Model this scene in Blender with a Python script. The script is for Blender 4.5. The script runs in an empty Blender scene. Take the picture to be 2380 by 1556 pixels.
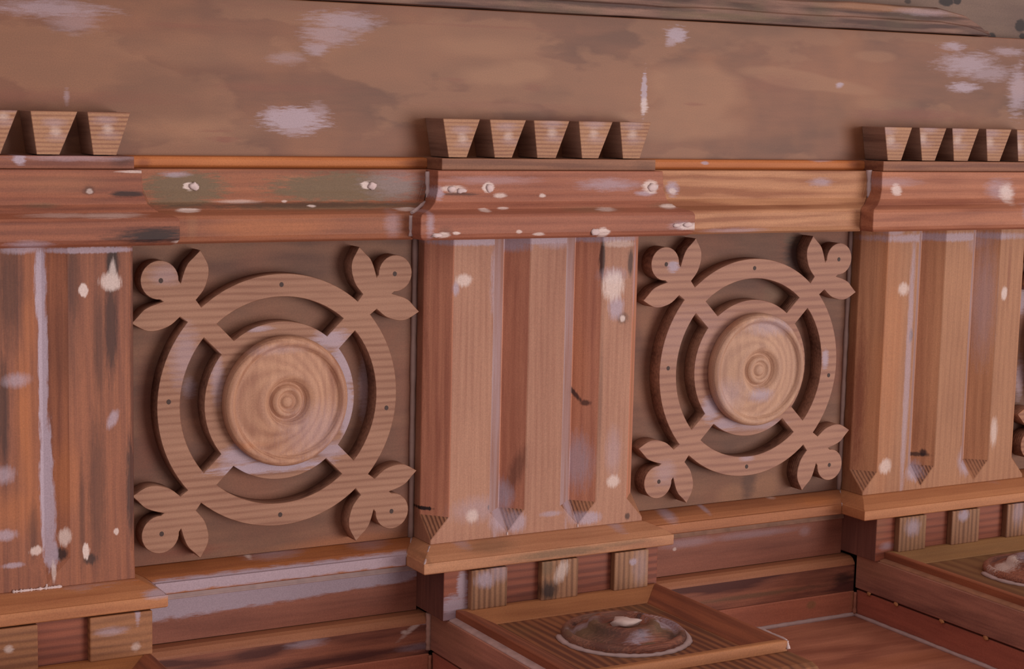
import bpy, bmesh, math, random
from mathutils import Vector, Matrix
random.seed(4)
SC = bpy.context.scene
COL = SC.collection

# ---------------------------------------------------------------- camera
F_PX = 4069.6657
RX = ((0.87163651, -0.04327253, 0.48823896),
      (-0.48962982, -0.12287248, 0.8632294),
      (0.02263701, -0.99147861, -0.12828766))
CAM = Vector((-0.683, -2.2024, 0.1891))
cd = bpy.data.cameras.new('camera'); co = bpy.data.objects.new('camera', cd); COL.objects.link(co)
cd.sensor_width = 36; cd.lens = F_PX / 2380 * 36; cd.clip_start = 0.05
M = Matrix.Identity(4)
for r in range(3):
    M[r][0] = RX[r][0]; M[r][1] = -RX[r][1]; M[r][2] = -RX[r][2]; M[r][3] = CAM[r]
co.matrix_world = M
SC.camera = co

# ---------------------------------------------------------------- light
# open daylight: the upper half is raised to brighten upward-facing surfaces
w = bpy.data.worlds.new('daylight'); SC.world = w; w.use_nodes = True
nt = w.node_tree; nt.nodes.clear()
out = nt.nodes.new('ShaderNodeOutputWorld'); bg = nt.nodes.new('ShaderNodeBackground')
tc = nt.nodes.new('ShaderNodeTexCoord'); sx = nt.nodes.new('ShaderNodeSeparateXYZ')
mr = nt.nodes.new('ShaderNodeMapRange'); cr = nt.nodes.new('ShaderNodeMixRGB')
mr.inputs['From Min'].default_value = -0.6; mr.inputs['From Max'].default_value = 0.6
nt.links.new(tc.outputs['Generated'], sx.inputs[0]); nt.links.new(sx.outputs['Z'], mr.inputs['Value'])
nt.links.new(mr.outputs[0], cr.inputs[0])
cr.inputs[1].default_value = (0.90, 0.86, 0.90, 1); cr.inputs[2].default_value = (1.30, 1.12, 1.02, 1)
nt.links.new(cr.outputs[0], bg.inputs['Color']); nt.links.new(bg.outputs[0], out.inputs[0])
bg.inputs['Strength'].default_value = 0.60
sd = bpy.data.lights.new('sun', 'SUN'); so = bpy.data.objects.new('sun', sd); COL.objects.link(so)
sd.energy = 2.2; sd.angle = math.radians(28); sd.color = (1.0, 0.93, 0.86)
SUN_FROM = Vector((0.56, -0.95, -0.08)).normalized()       # direction the light comes from
so.rotation_euler = SUN_FROM.to_track_quat('Z', 'Y').to_euler()
so.location = (1.5, -2, 0)
SC.view_settings.view_transform = 'Standard'; SC.view_settings.look = 'None'
SC.view_settings.gamma = 1; SC.view_settings.use_curve_mapping = False
SC.view_settings.exposure = -0.17

# ---------------------------------------------------------------- helpers
def ray(px, py):
    v = (px - 1190, py - 778, F_PX)
    return Vector([sum(RX[r][c] * v[c] for c in range(3)) for r in range(3)])
def bp(px, py, ax, val):
    """point of the real place seen at a pixel of the photograph, on the plane ax = val"""
    d = ray(px, py); i = 'xyz'.index(ax)
    return CAM + d * ((val - CAM[i]) / d[i])
def lin(c):
    return tuple((x / 255 / 12.92) if x / 255 <= 0.04045 else ((x / 255 + 0.055) / 1.055) ** 2.4 for x in c[:3]) + (1,)

FILL = {'lav': (166, 146, 160), 'white': (212, 190, 186), 'dark': (52, 28, 28), 'moss': (108, 84, 64),
        'orange': (176, 104, 58), 'pale': (150, 104, 76), 'red': (118, 58, 42), 'soot': (40, 24, 26)}

def wood(name, light, dark, axis='x', rings=300, warp=2.0, fine=170, contrast=0.6, finec=0.35, blotch=0.25,
         base=(0, 0, 0), spots=(), seed=0.0, rough=0.62, depth=0.0, tint=None, bump=0.12, ply=0, ragged=0.9, power=1.6, patch=None):
    """procedural timber: growth rings running along `axis`, fine fibre, tonal blotches and
    real stains / filler smears at given places. spots: (centre, (rx, ry, rz), colour, strength, softness, angle)"""
    m = bpy.data.materials.new(name); m.use_nodes = True
    t = m.node_tree; t.nodes.clear(); N = t.nodes; L = t.links
    def n(kind, **kw):
        o = N.new(kind)
        for k, v in kw.items(): setattr(o, k, v)
        return o
    def math_(op, a, b=None, c=None, clamp=False):
        o = n('ShaderNodeMath', operation=op, use_clamp=clamp)
        for i, x in enumerate((a, b, c)):
            if x is None: continue
            if isinstance(x, (int, float)): o.inputs[i].default_value = x
            else: L.new(x, o.inputs[i])
        return o.outputs[0]
    def mix(fac, a, b):
        o = n('ShaderNodeMixRGB')
        for i, x in enumerate((fac, a, b)):
            if isinstance(x, (int, float)): o.inputs[i].default_value = x
            elif isinstance(x, tuple): o.inputs[i].default_value = x
            else: L.new(x, o.inputs[i])
        return o.outputs[0]
    co_ = n('ShaderNodeTexCoord')
    add = n('ShaderNodeVectorMath', operation='ADD'); L.new(co_.outputs['Object'], add.inputs[0])
    add.inputs[1].default_value = base
    P = add.outputs[0]
    sp = n('ShaderNodeSeparateXYZ'); L.new(P, sp.inputs[0])
    x, y, z = sp.outputs
    g = {'x': (x, z, y), 'z': (z, x, y), 'y': (y, x, z)}[axis]
    def vec(a, b, c, sa, sb, sc_):
        cb = n('ShaderNodeCombineXYZ')
        for i, (q, s_) in enumerate(((a, sa), (b, sb), (c, sc_))):
            L.new(math_('MULTIPLY_ADD', q, s_, seed + i * 3.7), cb.inputs[i])
        return cb.outputs[0]
    def noise(v, detail=3, rough_=0.55):
        o = n('ShaderNodeTexNoise'); o.inputs['Scale'].default_value = 1
        o.inputs['Detail'].default_value = detail; o.inputs['Roughness'].default_value = rough_
        L.new(v, o.inputs['Vector']); return o.outputs['Fac']
    wv = noise(vec(*g, 3.0, 14.0, 14.0), 1.5)
    ph = math_('MULTIPLY_ADD', g[1], rings, math_('MULTIPLY', wv, warp * 6.28))
    if depth: ph = math_('ADD', ph, math_('MULTIPLY', g[2], depth))
    jit = noise(vec(*g, 14.0, 90.0, 90.0), 2)
    ph = math_('MULTIPLY_ADD', jit, 2.2, ph)
    s = math_('MULTIPLY_ADD', math_('SINE', ph), 0.5, 0.5)
    s = math_('POWER', s, power)
    if ply:
        pl = math_('MULTIPLY_ADD', math_('SINE', math_('MULTIPLY_ADD', y, ply, .027 * ply - math.pi / 2)), 0.5, 0.5)
        s = math_('MAXIMUM', s, math_('MULTIPLY', pl, 0.9))
    fn = noise(vec(*g, 9.0, fine, fine), 3, 0.6)
    fn = math_('MULTIPLY_ADD', fn, 3.0, -1.0, clamp=True)
    bl = noise(vec(*g, 5.0, 11.0, 11.0), 2)
    bl = math_('MULTIPLY_ADD', bl, 2.4, -0.7, clamp=True)
    s = math_('MULTIPLY', s, math_('MULTIPLY_ADD', bl, .8, .6))
    f = math_('MULTIPLY', s, contrast)
    f = math_('ADD', f, math_('MULTIPLY', fn, finec))
    f = math_('ADD', f, math_('MULTIPLY', bl, blotch), None, True)
    c = mix(f, lin(light), lin(dark))
    if tint:
        tn = noise(vec(*g, 7.0, 7.0, 7.0), 3)
        c = mix(math_('MULTIPLY', math_('MULTIPLY_ADD', tn, 4.0, -1.9, True), tint[1]), c, lin(tint[0]))
    if patch:
        pn = noise(vec(*g, 4.2, 11.0, 11.0), 5, .5)
        c = mix(math_('MULTIPLY', math_('MULTIPLY_ADD', pn, 30.0, -15.6, True), patch[1]), c, lin(patch[0]))
        pn = noise(vec(g[0], g[2], g[1], 3.1, 9.0, 9.0), 5, .5)
        c = mix(math_('MULTIPLY', math_('MULTIPLY_ADD', pn, 14.0, -7.8, True), patch[1] * .7), c, lin(patch[2]))
    if spots:
        rg = n('ShaderNodeTexNoise'); rg.inputs['Scale'].default_value = 1; rg.inputs['Detail'].default_value = 6; rg.inputs['Roughness'].default_value = 0.68
        L.new(vec(*g, 48.0, 300.0, 300.0), rg.inputs['Vector'])
        ragn = math_('MULTIPLY_ADD', rg.outputs['Fac'], 2.0 * ragged, -1.0 * ragged)
        groups = {}
        for (cen, rad, col, stren, soft, ang) in spots:
            v = n('ShaderNodeVectorMath', operation='SUBTRACT'); L.new(P, v.inputs[0]); v.inputs[1].default_value = cen
            q = v.outputs[0]
            if ang:
                ro = n('ShaderNodeVectorRotate'); ro.rotation_type = 'Y_AXIS'; L.new(q, ro.inputs['Vector'])
                ro.inputs['Angle'].default_value = ang; q = ro.outputs[0]
            m2 = n('ShaderNodeVectorMath', operation='MULTIPLY'); L.new(q, m2.inputs[0])
            m2.inputs[1].default_value = tuple(1 / r_ for r_ in rad)
            ln = n('ShaderNodeVectorMath', operation='LENGTH'); L.new(m2.outputs[0], ln.inputs[0])
            d = math_('ADD', ln.outputs['Value'], math_('MULTIPLY_ADD', bl, 1.3, -.65) if col in ('pale', 'orange') else ragn)
            k = math_('SUBTRACT', 1 + soft * 0.5, d)
            k = math_('MULTIPLY', math_('DIVIDE', k, soft, None, True), stren)
            groups.setdefault(col, []).append(k)
        for col in ('orange', 'pale', 'red', 'moss', 'dark', 'soot', 'lav', 'white'):
            if col not in groups: continue
            k = groups[col][0]
            for k2 in groups[col][1:]: k = math_('MAXIMUM', k, k2)
            c = mix(k, c, lin(FILL[col]))
    gr = noise(vec(x, y, z, 620, 620, 620), 2, 0.7)
    hs = n('ShaderNodeHueSaturation'); L.new(c, hs.inputs['Color'])
    L.new(math_('MULTIPLY_ADD', gr, 0.64, 0.68), hs.inputs['Value'])
    b = n('ShaderNodeBsdfPrincipled'); b.inputs['Roughness'].default_value = rough
    b.inputs['Specular IOR Level'].default_value = 0.35
    L.new(hs.outputs[0], b.inputs['Base Color'])
    if bump:
        bu = n('ShaderNodeBump'); bu.inputs['Strength'].default_value = bump; bu.inputs['Distance'].default_value = 0.002
        L.new(f, bu.inputs['Height']); L.new(bu.outputs[0], b.inputs['Normal'])
    o = n('ShaderNodeOutputMaterial'); L.new(b.outputs[0], o.inputs[0])
    return m

def S(px, py, rx, ry, col, stren=1.0, soft=0.5, ax='y', val=0.0, ang=0.0, dy=0.06):
    """a stain or filler smear, placed from where the photograph shows it; radii in metres, from pixels"""
    if col == 'white': stren *= .85
    c = bp(px, py, ax, val)
    k = (c - CAM).length / F_PX
    if ax == 'y':
        return (tuple(c), (rx * k * 1.18, dy, ry * k), col, stren, soft, math.radians(ang))
    return (tuple(c), (rx * k * 1.15, ry * k * 3.2, 0.03), col, stren, soft, 0)

def tag(o, label=None, cat=None, group=None, kind=None):
    if label: o['label'] = label
    if cat: o['category'] = cat
    if group: o['group'] = group
    if kind: o['kind'] = kind
    return o
def thing(name, loc, label, cat, group=None):
    o = bpy.data.objects.new(name, None); COL.objects.link(o); o.location = loc; o.empty_display_size = 0.05
    tag(o, label, cat, group); return o

class MB:
    """collects faces; materials by slot index"""
    def __init__(s): s.v = []; s.f = []; s.m = []; s.sm = []
    def face(s, pts, mi=0, smooth=False):
        i = len(s.v); s.v += [tuple(p) for p in pts]; s.f.append(tuple(range(i, i + len(pts)))); s.m.append(mi); s.sm.append(smooth)
    def box(s, a, b, mi=0):
        x0, y0, z0 = a; x1, y1, z1 = b
        P = [(x0, y0, z0), (x1, y0, z0), (x1, y1, z0), (x0, y1, z0), (x0, y0, z1), (x1, y0, z1), (x1, y1, z1), (x0, y1, z1)]
        for q in ((0, 3, 2, 1), (4, 5, 6, 7), (0, 1, 5, 4), (1, 2, 6, 5), (2, 3, 7, 6), (3, 0, 4, 7)):
            s.face([P[i] for i in q], mi)
    def hexa(s, P, mi=0):
        for q in ((0, 3, 2, 1), (4, 5, 6, 7), (0, 1, 5, 4), (1, 2, 6, 5), (2, 3, 7, 6), (3, 0, 4, 7)):
            s.face([P[i] for i in q], mi)
    def build(s, name, mats, parent=None, bevel=0.0, origin=None, seg=2, loc=None, weld=1e-5):
        me = bpy.data.meshes.new(name)
        og = Vector(parent.location) if (parent is not None and origin is None) else Vector(origin or (0, 0, 0))
        if parent is not None and parent.parent is not None and origin is None:
            og = Vector(parent.parent.location)
        me.from_pydata([tuple(Vector(v) - og) for v in s.v], [], s.f)
        if not isinstance(mats, (list, tuple)): mats = [mats]
        for m_ in mats: me.materials.append(m_)
        for p, mi, sm in zip(me.polygons, s.m, s.sm): p.material_index = mi; p.use_smooth = sm
        bm = bmesh.new(); bm.from_mesh(me); bmesh.ops.remove_doubles(bm, verts=bm.verts, dist=weld)
        bmesh.ops.recalc_face_normals(bm, faces=bm.faces); bm.to_mesh(me); bm.free()
        o = bpy.data.objects.new(name, me); COL.objects.link(o)
        if parent is not None: o.parent = parent
        else: o.location = og
        if bevel:
            b = o.modifiers.new('bevel', 'BEVEL'); b.width = bevel; b.segments = seg; b.limit_method = 'ANGLE'
            b.angle_limit = math.radians(35); b.harden_normals = False
        return o

def sweep_break(mb, prof, x0, x1, yb, mi=0, returns=True, yback=0.0):
    """moulding around a projecting block: prof = [(front offset, side offset, z)]; returns meet the wall at y = yback"""
    def ring(t):
        return [t(df, ds, z) for df, ds, z in prof]
    A = ring(lambda df, ds, z: (x0 - ds, yback, z)); B = ring(lambda df, ds, z: (x0 - ds, yb - df, z))
    C = ring(lambda df, ds, z: (x1 + ds, yb - df, z)); D = ring(lambda df, ds, z: (x1 + ds, yback, z))
    for U, V in ((A, B), (B, C), (C, D)):
        for i in range(len(prof) - 1):
            mb.face([U[i], U[i + 1], V[i + 1], V[i]], mi)
    # closing top and bottom caps
    for k in (0, -1):
        mb.face([A[k], B[k], C[k], D[k]], mi)
    mb.face([A[0], A[-1], D[-1], D[0]], mi)

def sweep_straight(mb, prof, x0, x1, mi=0, offs=None):
    """straight run of moulding; offs = how far each profile point stops short of the returns it butts against"""
    offs = offs or [0] * len(prof)
    A = [(x0 + o, y, z) for (y, z), o in zip(prof, offs)]; B = [(x1 - o, y, z) for (y, z), o in zip(prof, offs)]
    n_ = len(prof)
    for i in range(n_ - 1): mb.face([A[i], A[i + 1], B[i + 1], B[i]], mi)
    mb.face([A[0], B[0], B[-1], A[-1]], mi)
    for E in (A, B):
        c = tuple(sum(p[k] for p in E) / n_ for k in range(3))
        for i in range(n_): mb.face([E[i], E[(i + 1) % n_], c], mi)

def lump(center, r, squash, name, mat, parent, seed):
    """dried blob of filler standing proud of the timber"""
    rn = random.Random(seed); bm = bmesh.new()
    bmesh.ops.create_icosphere(bm, subdivisions=2, radius=1)
    og = Vector(parent.location)
    for v in bm.verts:
        k = 1 + rn.uniform(-0.28, 0.28)
        v.co = Vector((v.co.x * r[0] * k, v.co.y * squash * k, v.co.z * r[1] * k)) + Vector(center) - og
    me = bpy.data.meshes.new(name); bm.to_mesh(me); bm.free(); me.materials.append(mat)
    for p in me.polygons: p.use_smooth = True
    o = bpy.data.objects.new(name, me); COL.objects.link(o); o.parent = parent
    return o

def bead(p0, p1, r, name, mat, parent, wob=0.25, n_=14, seed=0, sq=1.0):
    """run of caulk between two points: a wobbly six-sided rod"""
    rn = random.Random(seed); mb = MB(); p0 = Vector(p0); p1 = Vector(p1); d = (p1 - p0).normalized()
    u = d.cross(Vector((0, 0, 1)));
    if u.length < 0.1: u = d.cross(Vector((1, 0, 0)))
    u.normalize(); v = d.cross(u); rings = []
    for i in range(n_ + 1):
        c = p0.lerp(p1, i / n_); k = r * (1 + rn.uniform(-wob, wob))
        rings.append([c + u * math.cos(a * math.pi / 3) * k + v * math.sin(a * math.pi / 3) * k for a in range(6)])
    for i in range(n_):
        for a in range(6): mb.face([rings[i][a], rings[i][(a + 1) % 6], rings[i + 1][(a + 1) % 6], rings[i + 1][a]], 0, True)
    mb.face(rings[0]); mb.face(rings[-1])
    return mb.build(name, mat, parent)

def simple(name, col, rough=0.7, noise_amt=0.25, scale=60):
    m = bpy.data.materials.new(name); m.use_nodes = True; t = m.node_tree
    b = t.nodes['Principled BSDF']; b.inputs['Roughness'].default_value = rough; b.inputs['Specular IOR Level'].default_value = 0.3
    n1 = t.nodes.new('ShaderNodeTexNoise'); n1.inputs['Scale'].default_value = scale; n1.inputs['Detail'].default_value = 5
    tcn = t.nodes.new('ShaderNodeTexCoord'); t.links.new(tcn.outputs['Object'], n1.inputs['Vector'])
    mx = t.nodes.new('ShaderNodeMixRGB'); t.links.new(n1.outputs['Fac'], mx.inputs[0])
    mx.inputs[1].default_value = lin([c_ * (1 + noise_amt) for c_ in col]); mx.inputs[2].default_value = lin([c_ * (1 - noise_amt) for c_ in col])
    t.links.new(mx.outputs[0], b.inputs['Base Color']); return m

PITCH = 0.786
X0, X1 = 0.407, 0.764           # sides of the middle triglyph
DX = (-PITCH + 0.004, 0.0, PITCH)
M_FILL = simple('dried_filler', (196, 172, 172), 0.75, 0.12, 90)
M_CAULK = simple('caulk', (178, 152, 152), 0.6, 0.12, 70)
M_NAIL = simple('nail_rust', (58, 36, 32), 0.6, 0.2, 400)

# ================================================================ STRUCTURE
mb = MB(); mb.box((-0.9, 0.03, 0.30), (3.0, 0.13, 1.0))
pw = wood('grey_render', (118, 92, 80), (92, 68, 62), 'x', rings=20, contrast=0.1, finec=0.3, blotch=0.5, fine=60, seed=5, ragged=0.5,
          spots=[S(2200, 4, 18, 10, 'soot', 1, .3, val=.03), S(2225, 2, 10, 8, 'soot', 1, .3, val=.03), S(2110, 3, 8, 5, 'soot', .8, .5, val=.03),
                 S(2372, 60, 14, 14, 'soot', 1, .3, val=.03), S(2305, 84, 10, 7, 'soot', 1, .4, val=.03), S(2376, 84, 8, 7, 'soot', 1, .4, val=.03)])
tag(mb.build('wall_top', pw), kind='structure')
mb = MB(); mb.box((-0.9, 0.024, -0.9), (3.0, 0.16, 0.30))
tag(mb.build('wall_back', wood('backing_timber', (110, 70, 52), (80, 44, 36), 'x')), kind='structure')

# ================================================================ ARCHITRAVE BOARD
sp = [S(800, 50, 62, 20, 'lav', .55, .9, ang=0), S(770, 80, 50, 22, 'lav', .45, .9), S(735, 112, 22, 14, 'lav', .5, .8), S(665, 135, 30, 12, 'lav', .3, 1),
      S(685, 278, 62, 26, 'lav', .75, .6), S(640, 262, 20, 12, 'lav', .6, .6), S(740, 262, 18, 20, 'lav', .4, .9), S(690, 300, 34, 14, 'lav', .6, .7),
      S(1572, 80, 22, 17, 'lav', .8, .6), S(1560, 95, 12, 12, 'lav', .6, .8), S(1497, 215, 6, 44, 'lav', .8, .5), S(1497, 245, 8, 16, 'white', .6, .6),
      S(2250, 150, 60, 22, 'lav', .65, 1.0), S(2215, 108, 28, 8, 'lav', .7, .8), S(2300, 170, 50, 16, 'lav', .5, 1), S(2240, 203, 34, 10, 'lav', .75, .8),
      S(2365, 210, 22, 46, 'lav', .6, .8), S(2345, 120, 35, 8, 'lav', .5, .9), S(1952, 198, 9, 6, 'lav', .8, .8),
      S(120, 20, 90, 16, 'lav', .5, 1.0), S(170, 52, 40, 20, 'lav', .3, 1.0), S(155, 225, 5, 14, 'lav', .4, 1),
      S(1150, 175, 130, 34, 'pale', .45, .5), S(1230, 165, 70, 28, 'pale', .45, .5), S(1620, 215, 80, 70, 'pale', .5, .5), S(1560, 290, 130, 30, 'pale', .45, .6),
      S(1200, 250, 90, 14, 'pale', .4, .5), S(1880, 190, 140, 13, 'pale', .45, .5, ang=-6), S(2030, 130, 40, 10, 'pale', .35, .6), S(2060, 245, 70, 16, 'pale', .3, .8),
      S(430, 300, 140, 34, 'pale', .35, .8), S(540, 120, 260, 30, 'pale', .25, 1.0), S(1100, 110, 160, 26, 'pale', .35, .8),
      S(520, 325, 28, 6, 'red', .6, .8), S(500, 305, 30, 3, 'red', .4, .8), S(420, 60, 60, 5, 'red', .35, 1), S(1055, 185, 26, 4, 'red', .4, 1), S(1240, 205, 18, 10, 'red', .4, .8),
      S(2140, 268, 110, 12, 'red', .6, 1.1), S(2030, 265, 50, 10, 'red', .4, 1), S(110, 225, 200, 14, 'red', .35, 1.2), S(1190, 248, 160, 8, 'red', .3, 1), S(1618, 243, 20, 4, 'red', .5, 1),
      S(1380, 280, 90, 8, 'red', .35, 1), S(660, 205, 120, 8, 'red', .3, 1.2), S(1130, 62, 150, 3, 'red', .35, 1), S(760, 20, 200, 8, 'red', .25, 1.2), S(1790, 195, 70, 16, 'red', .3, 1)]
BB=(0.6,0.012,0.10)
mat_board = wood('plywood', (127, 76, 52), (97, 55, 37), 'x', rings=26, warp=2.6, fine=60, contrast=.35, finec=.3, blotch=.55, seed=1.3,
                 tint=((150, 94, 60), .5), patch=((135, 88, 62), .6, (93, 53, 36)), spots=sp, ragged=1.35, bump=.05, rough=.5, base=BB)
t = thing('architrave_board', (0.6, 0.012, 0.10), 'broad plain plywood board above the row of wedge blocks, with white filler smears', 'board')
mb = MB(); mb.box((-0.7, 0.0, 0.10), (2.4, 0.024, 0.3255)); mb.build('board', mat_board, t, .0012)

# weathered batten along the top
mat_bat = wood('weathered_batten', (140, 102, 88), (72, 44, 40), 'x', rings=420, warp=3, fine=120, contrast=.6, finec=.5, blotch=.5, seed=9,
               tint=((96, 82, 60), .7), bump=.4, base=(0.8, -0.008, 0.327), spots=[S(2060, 18, 110, 9, 'pale', .6, .8, val=-.02), S(2150, 28, 60, 7, 'lav', .4, 1, val=-.02), S(1900, 60, 200, 6, 'dark', .5, 1, val=-.02),
               S(1700, 40, 120, 8, 'moss', .7, .8, val=-.02), S(1400, 10, 200, 6, 'dark', .6, 1, val=-.02), S(2270, 75, 40, 10, 'dark', .5, 1, val=-.02)])
t = thing('weathered_batten', (0.8, -0.008, 0.327), 'dark weathered timber strip along the top right edge, above the plywood board', 'batten')
mb = MB()
xs = [-0.7 + i * 0.06 for i in range(36)] + [1.44, 1.455, 1.462]
xs = [x for x in xs if x < 1.43] + [1.432, 1.445, 1.452]
prev = None; rn = random.Random(3)
for x in xs:
    h = 0.041 + rn.uniform(-.0015, .0015)
    if x > 1.36: h *= max(0.22, 1 - ((x - 1.36) / 0.1) ** 1.6)
    d = 0.020 + rn.uniform(-.001, .001)
    z0 = 0.3262 + rn.uniform(-.0006, .0006); zm = z0 + h * 0.45
    ring = [(x, .028, z0), (x, -d, z0), (x, -d - .001, zm - .002), (x, -d + .004, zm), (x, -d + .006, z0 + h * .93), (x, -d + .012, z0 + h), (x, .028, z0 + h)]
    if prev:
        for i in range(7): mb.face([prev[i], prev[(i + 1) % 7], ring[(i + 1) % 7], ring[i]])
    else: mb.face(ring)
    prev = ring
mb.face(prev[::-1]); mb.build('batten', mat_bat, t, .0008)

# ================================================================ TRIGLYPHS
WH = {0: 'leftmost', 1: 'middle', 2: 'right-hand'}
def tri_spots(i):
    if i == 0:
        v = -.055
        return [S(98, 660, 11, 95, 'lav', 1, .4, val=v), S(104, 860, 9, 220, 'lav', 1, .35, val=v), S(112, 1120, 12, 150, 'lav', 1, .35, val=v), S(116, 1200, 13, 110, 'lav', .9, .4, val=v),
                S(122, 1290, 13, 34, 'lav', .9, .4, val=v), S(126, 1330, 4, 22, 'white', .7, .6, val=v),
                S(258, 655, 20, 20, 'white', .9, .5, val=v), S(262, 640, 7, 32, 'white', .8, .5, val=v), S(193, 675, 9, 15, 'white', 1, .3, val=v), S(262, 975, 9, 22, 'lav', .7, .6, val=v, ang=-25),
                S(152, 1250, 11, 20, 'white', .8, .5, val=v), S(88, 1284, 12, 10, 'white', .8, .5, val=v), S(200, 1282, 7, 17, 'white', 1, .3, val=v), S(270, 1236, 5, 7, 'white', .9, .5, val=v),
                S(12, 1245, 20, 12, 'lav', .7, .7, val=v), S(30, 1315, 18, 6, 'lav', .7, .7, val=v), S(8, 1105, 20, 18, 'lav', .6, .9, val=v), S(38, 885, 24, 14, 'lav', .6, 1.0, val=v), S(50, 580, 40, 10, 'lav', .7, .7, val=v),
                S(210, 582, 90, 7, 'lav', .8, .5, val=v), S(20, 680, 26, 110, 'dark', .6, 1.0, val=v), S(8, 960, 10, 120, 'dark', .75, .8, val=v), S(262, 610, 12, 34, 'soot', .9, .6, val=v), S(258, 760, 12, 110, 'dark', .8, .7, val=v),
                S(230, 800, 12, 120, 'dark', .5, .8, val=v), S(170, 650, 12, 100, 'dark', .55, .9, val=v), S(150, 800, 26, 120, 'dark', .3, 1, val=v), S(225, 1140, 16, 160, 'dark', .5, .9, val=v), S(190, 1200, 5, 110, 'dark', .5, .9, val=v),
                S(140, 1290, 14, 14, 'soot', .9, .6, val=v), S(210, 1300, 12, 12, 'soot', .8, .6, val=v), S(305, 1130, 9, 120, 'dark', .8, .6, val=v), S(310, 850, 6, 250, 'dark', .6, .6, val=v), S(80, 1240, 10, 60, 'dark', .5, 1, val=v),
                S(60, 1000, 26, 170, 'orange', .55, 1, val=v), S(40, 1180, 50, 60, 'orange', .4, 1, val=v), S(150, 1100, 20, 60, 'orange', .3, 1, val=v), S(70, 740, 14, 120, 'orange', .35, 1, val=v)]
    if i == 1:
        v = -.055
        return [S(1230, 560, 260, 9, 'lav', .8, .6, val=v), S(1195, 572, 36, 16, 'lav', .8, .7, val=v), S(1160, 650, 16, 90, 'lav', .8, .7, val=v), S(1440, 567, 36, 8, 'white', .5, .6, val=v), S(1290, 562, 40, 14, 'lav', .5, .9, val=v),
                S(1078, 652, 17, 14, 'white', .8, .6, val=v), S(1060, 670, 7, 16, 'lav', .8, .7, val=v), S(1425, 665, 24, 32, 'white', .85, .6, val=v), S(1432, 715, 16, 26, 'lav', .8, .7, val=v), S(1425, 640, 26, 16, 'lav', .6, 1, val=v),
                S(1447, 740, 12, 13, 'soot', .5, .6, val=v), S(1447, 741, 6, 8, 'white', .9, .5, val=v), S(1465, 610, 6, 30, 'dark', .8, .6, val=v), S(1401, 600, 5, 50, 'dark', .9, .5, val=v),
                S(1160, 850, 12, 400, 'lav', .75, .5, val=v), S(1325, 860, 9, 330, 'lav', .7, .5, val=v), S(1480, 640, 7, 90, 'lav', .6, .7, val=v), S(1480, 900, 7, 260, 'pale', .6, .7, val=v),
                S(1180, 1160, 20, 40, 'lav', .8, .7, val=v), S(1168, 1205, 26, 30, 'lav', .75, .8, val=v), S(1200, 1215, 22, 22, 'lav', .7, .6, val=v), S(1098, 1200, 13, 14, 'white', .7, .7, val=v), S(1110, 1185, 50, 26, 'lav', .4, 1, val=v),
                S(1355, 1080, 24, 60, 'lav', .65, .8, val=v), S(1365, 1205, 30, 14, 'lav', .8, .6, val=v), S(1330, 1170, 14, 40, 'lav', .7, .8, val=v), S(1280, 1195, 22, 6, 'lav', .6, .8, val=v),
                S(1425, 1120, 14, 14, 'white', .8, .6, val=v), S(1425, 1050, 16, 50, 'lav', .35, 1, val=v), S(1352, 915, 4, 36, 'dark', .9, .6, val=v, ang=35), S(1372, 940, 8, 7, 'dark', .8, .6, val=v),
                S(1205, 1105, 10, 60, 'dark', .45, .9, val=v, ang=-15), S(1005, 1192, 16, 5, 'soot', 1, .4, val=v), S(1395, 960, 4, 170, 'dark', .3, 1, val=v), S(1458, 1200, 6, 8, 'dark', .8, .6, val=v), S(1137, 1180, 4, 6, 'dark', .8, .6, val=v),
                S(1000, 800, 12, 260, 'red', .6, .9, val=v), S(985, 700, 12, 180, 'red', .5, .9, val=v), S(1275, 800, 40, 260, 'red', .22, 1, val=v), S(1205, 900, 18, 260, 'red', .35, 1, val=v), S(1355, 800, 22, 200, 'orange', .3, 1, val=v)]
    v = -.055
    return [S(2210, 552, 200, 9, 'lav', .75, .6, val=v), S(2285, 565, 30, 20, 'lav', .5, 1, val=v), S(2100, 672, 12, 14, 'white', .8, .6, val=v), S(2334, 682, 7, 14, 'white', .9, .5, val=v), S(2058, 1085, 14, 16, 'white', .8, .6, val=v),
            S(2110, 850, 7, 300, 'lav', .6, .6, val=v), S(2258, 760, 6, 200, 'lav', .55, .6, val=v), S(2130, 1095, 24, 22, 'lav', .85, .6, val=v), S(2245, 1070, 18, 30, 'lav', .8, .7, val=v), S(2310, 1005, 8, 30, 'white', .7, .7, val=v), S(2300, 700, 16, 120, 'lav', .4, 1, val=v),
            S(2145, 1062, 22, 5, 'soot', .8, .6, val=v), S(2158, 1056, 5, 8, 'dark', .9, .6, val=v), S(2117, 780, 4, 16, 'dark', .8, .6, val=v), S(2020, 950, 10, 180, 'red', .7, .8, val=v), S(2008, 700, 12, 120, 'red', .5, .8, val=v),
            S(2150, 800, 22, 240, 'red', .3, 1, val=v), S(2265, 850, 5, 120, 'red', .5, .9, val=v), S(2070, 830, 26, 260, 'orange', .35, 1, val=v), S(2345, 640, 4, 60, 'red', .4, 1, val=v), S(2080, 540, 20, 8, 'lav', .6, .8, val=v)]

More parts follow.
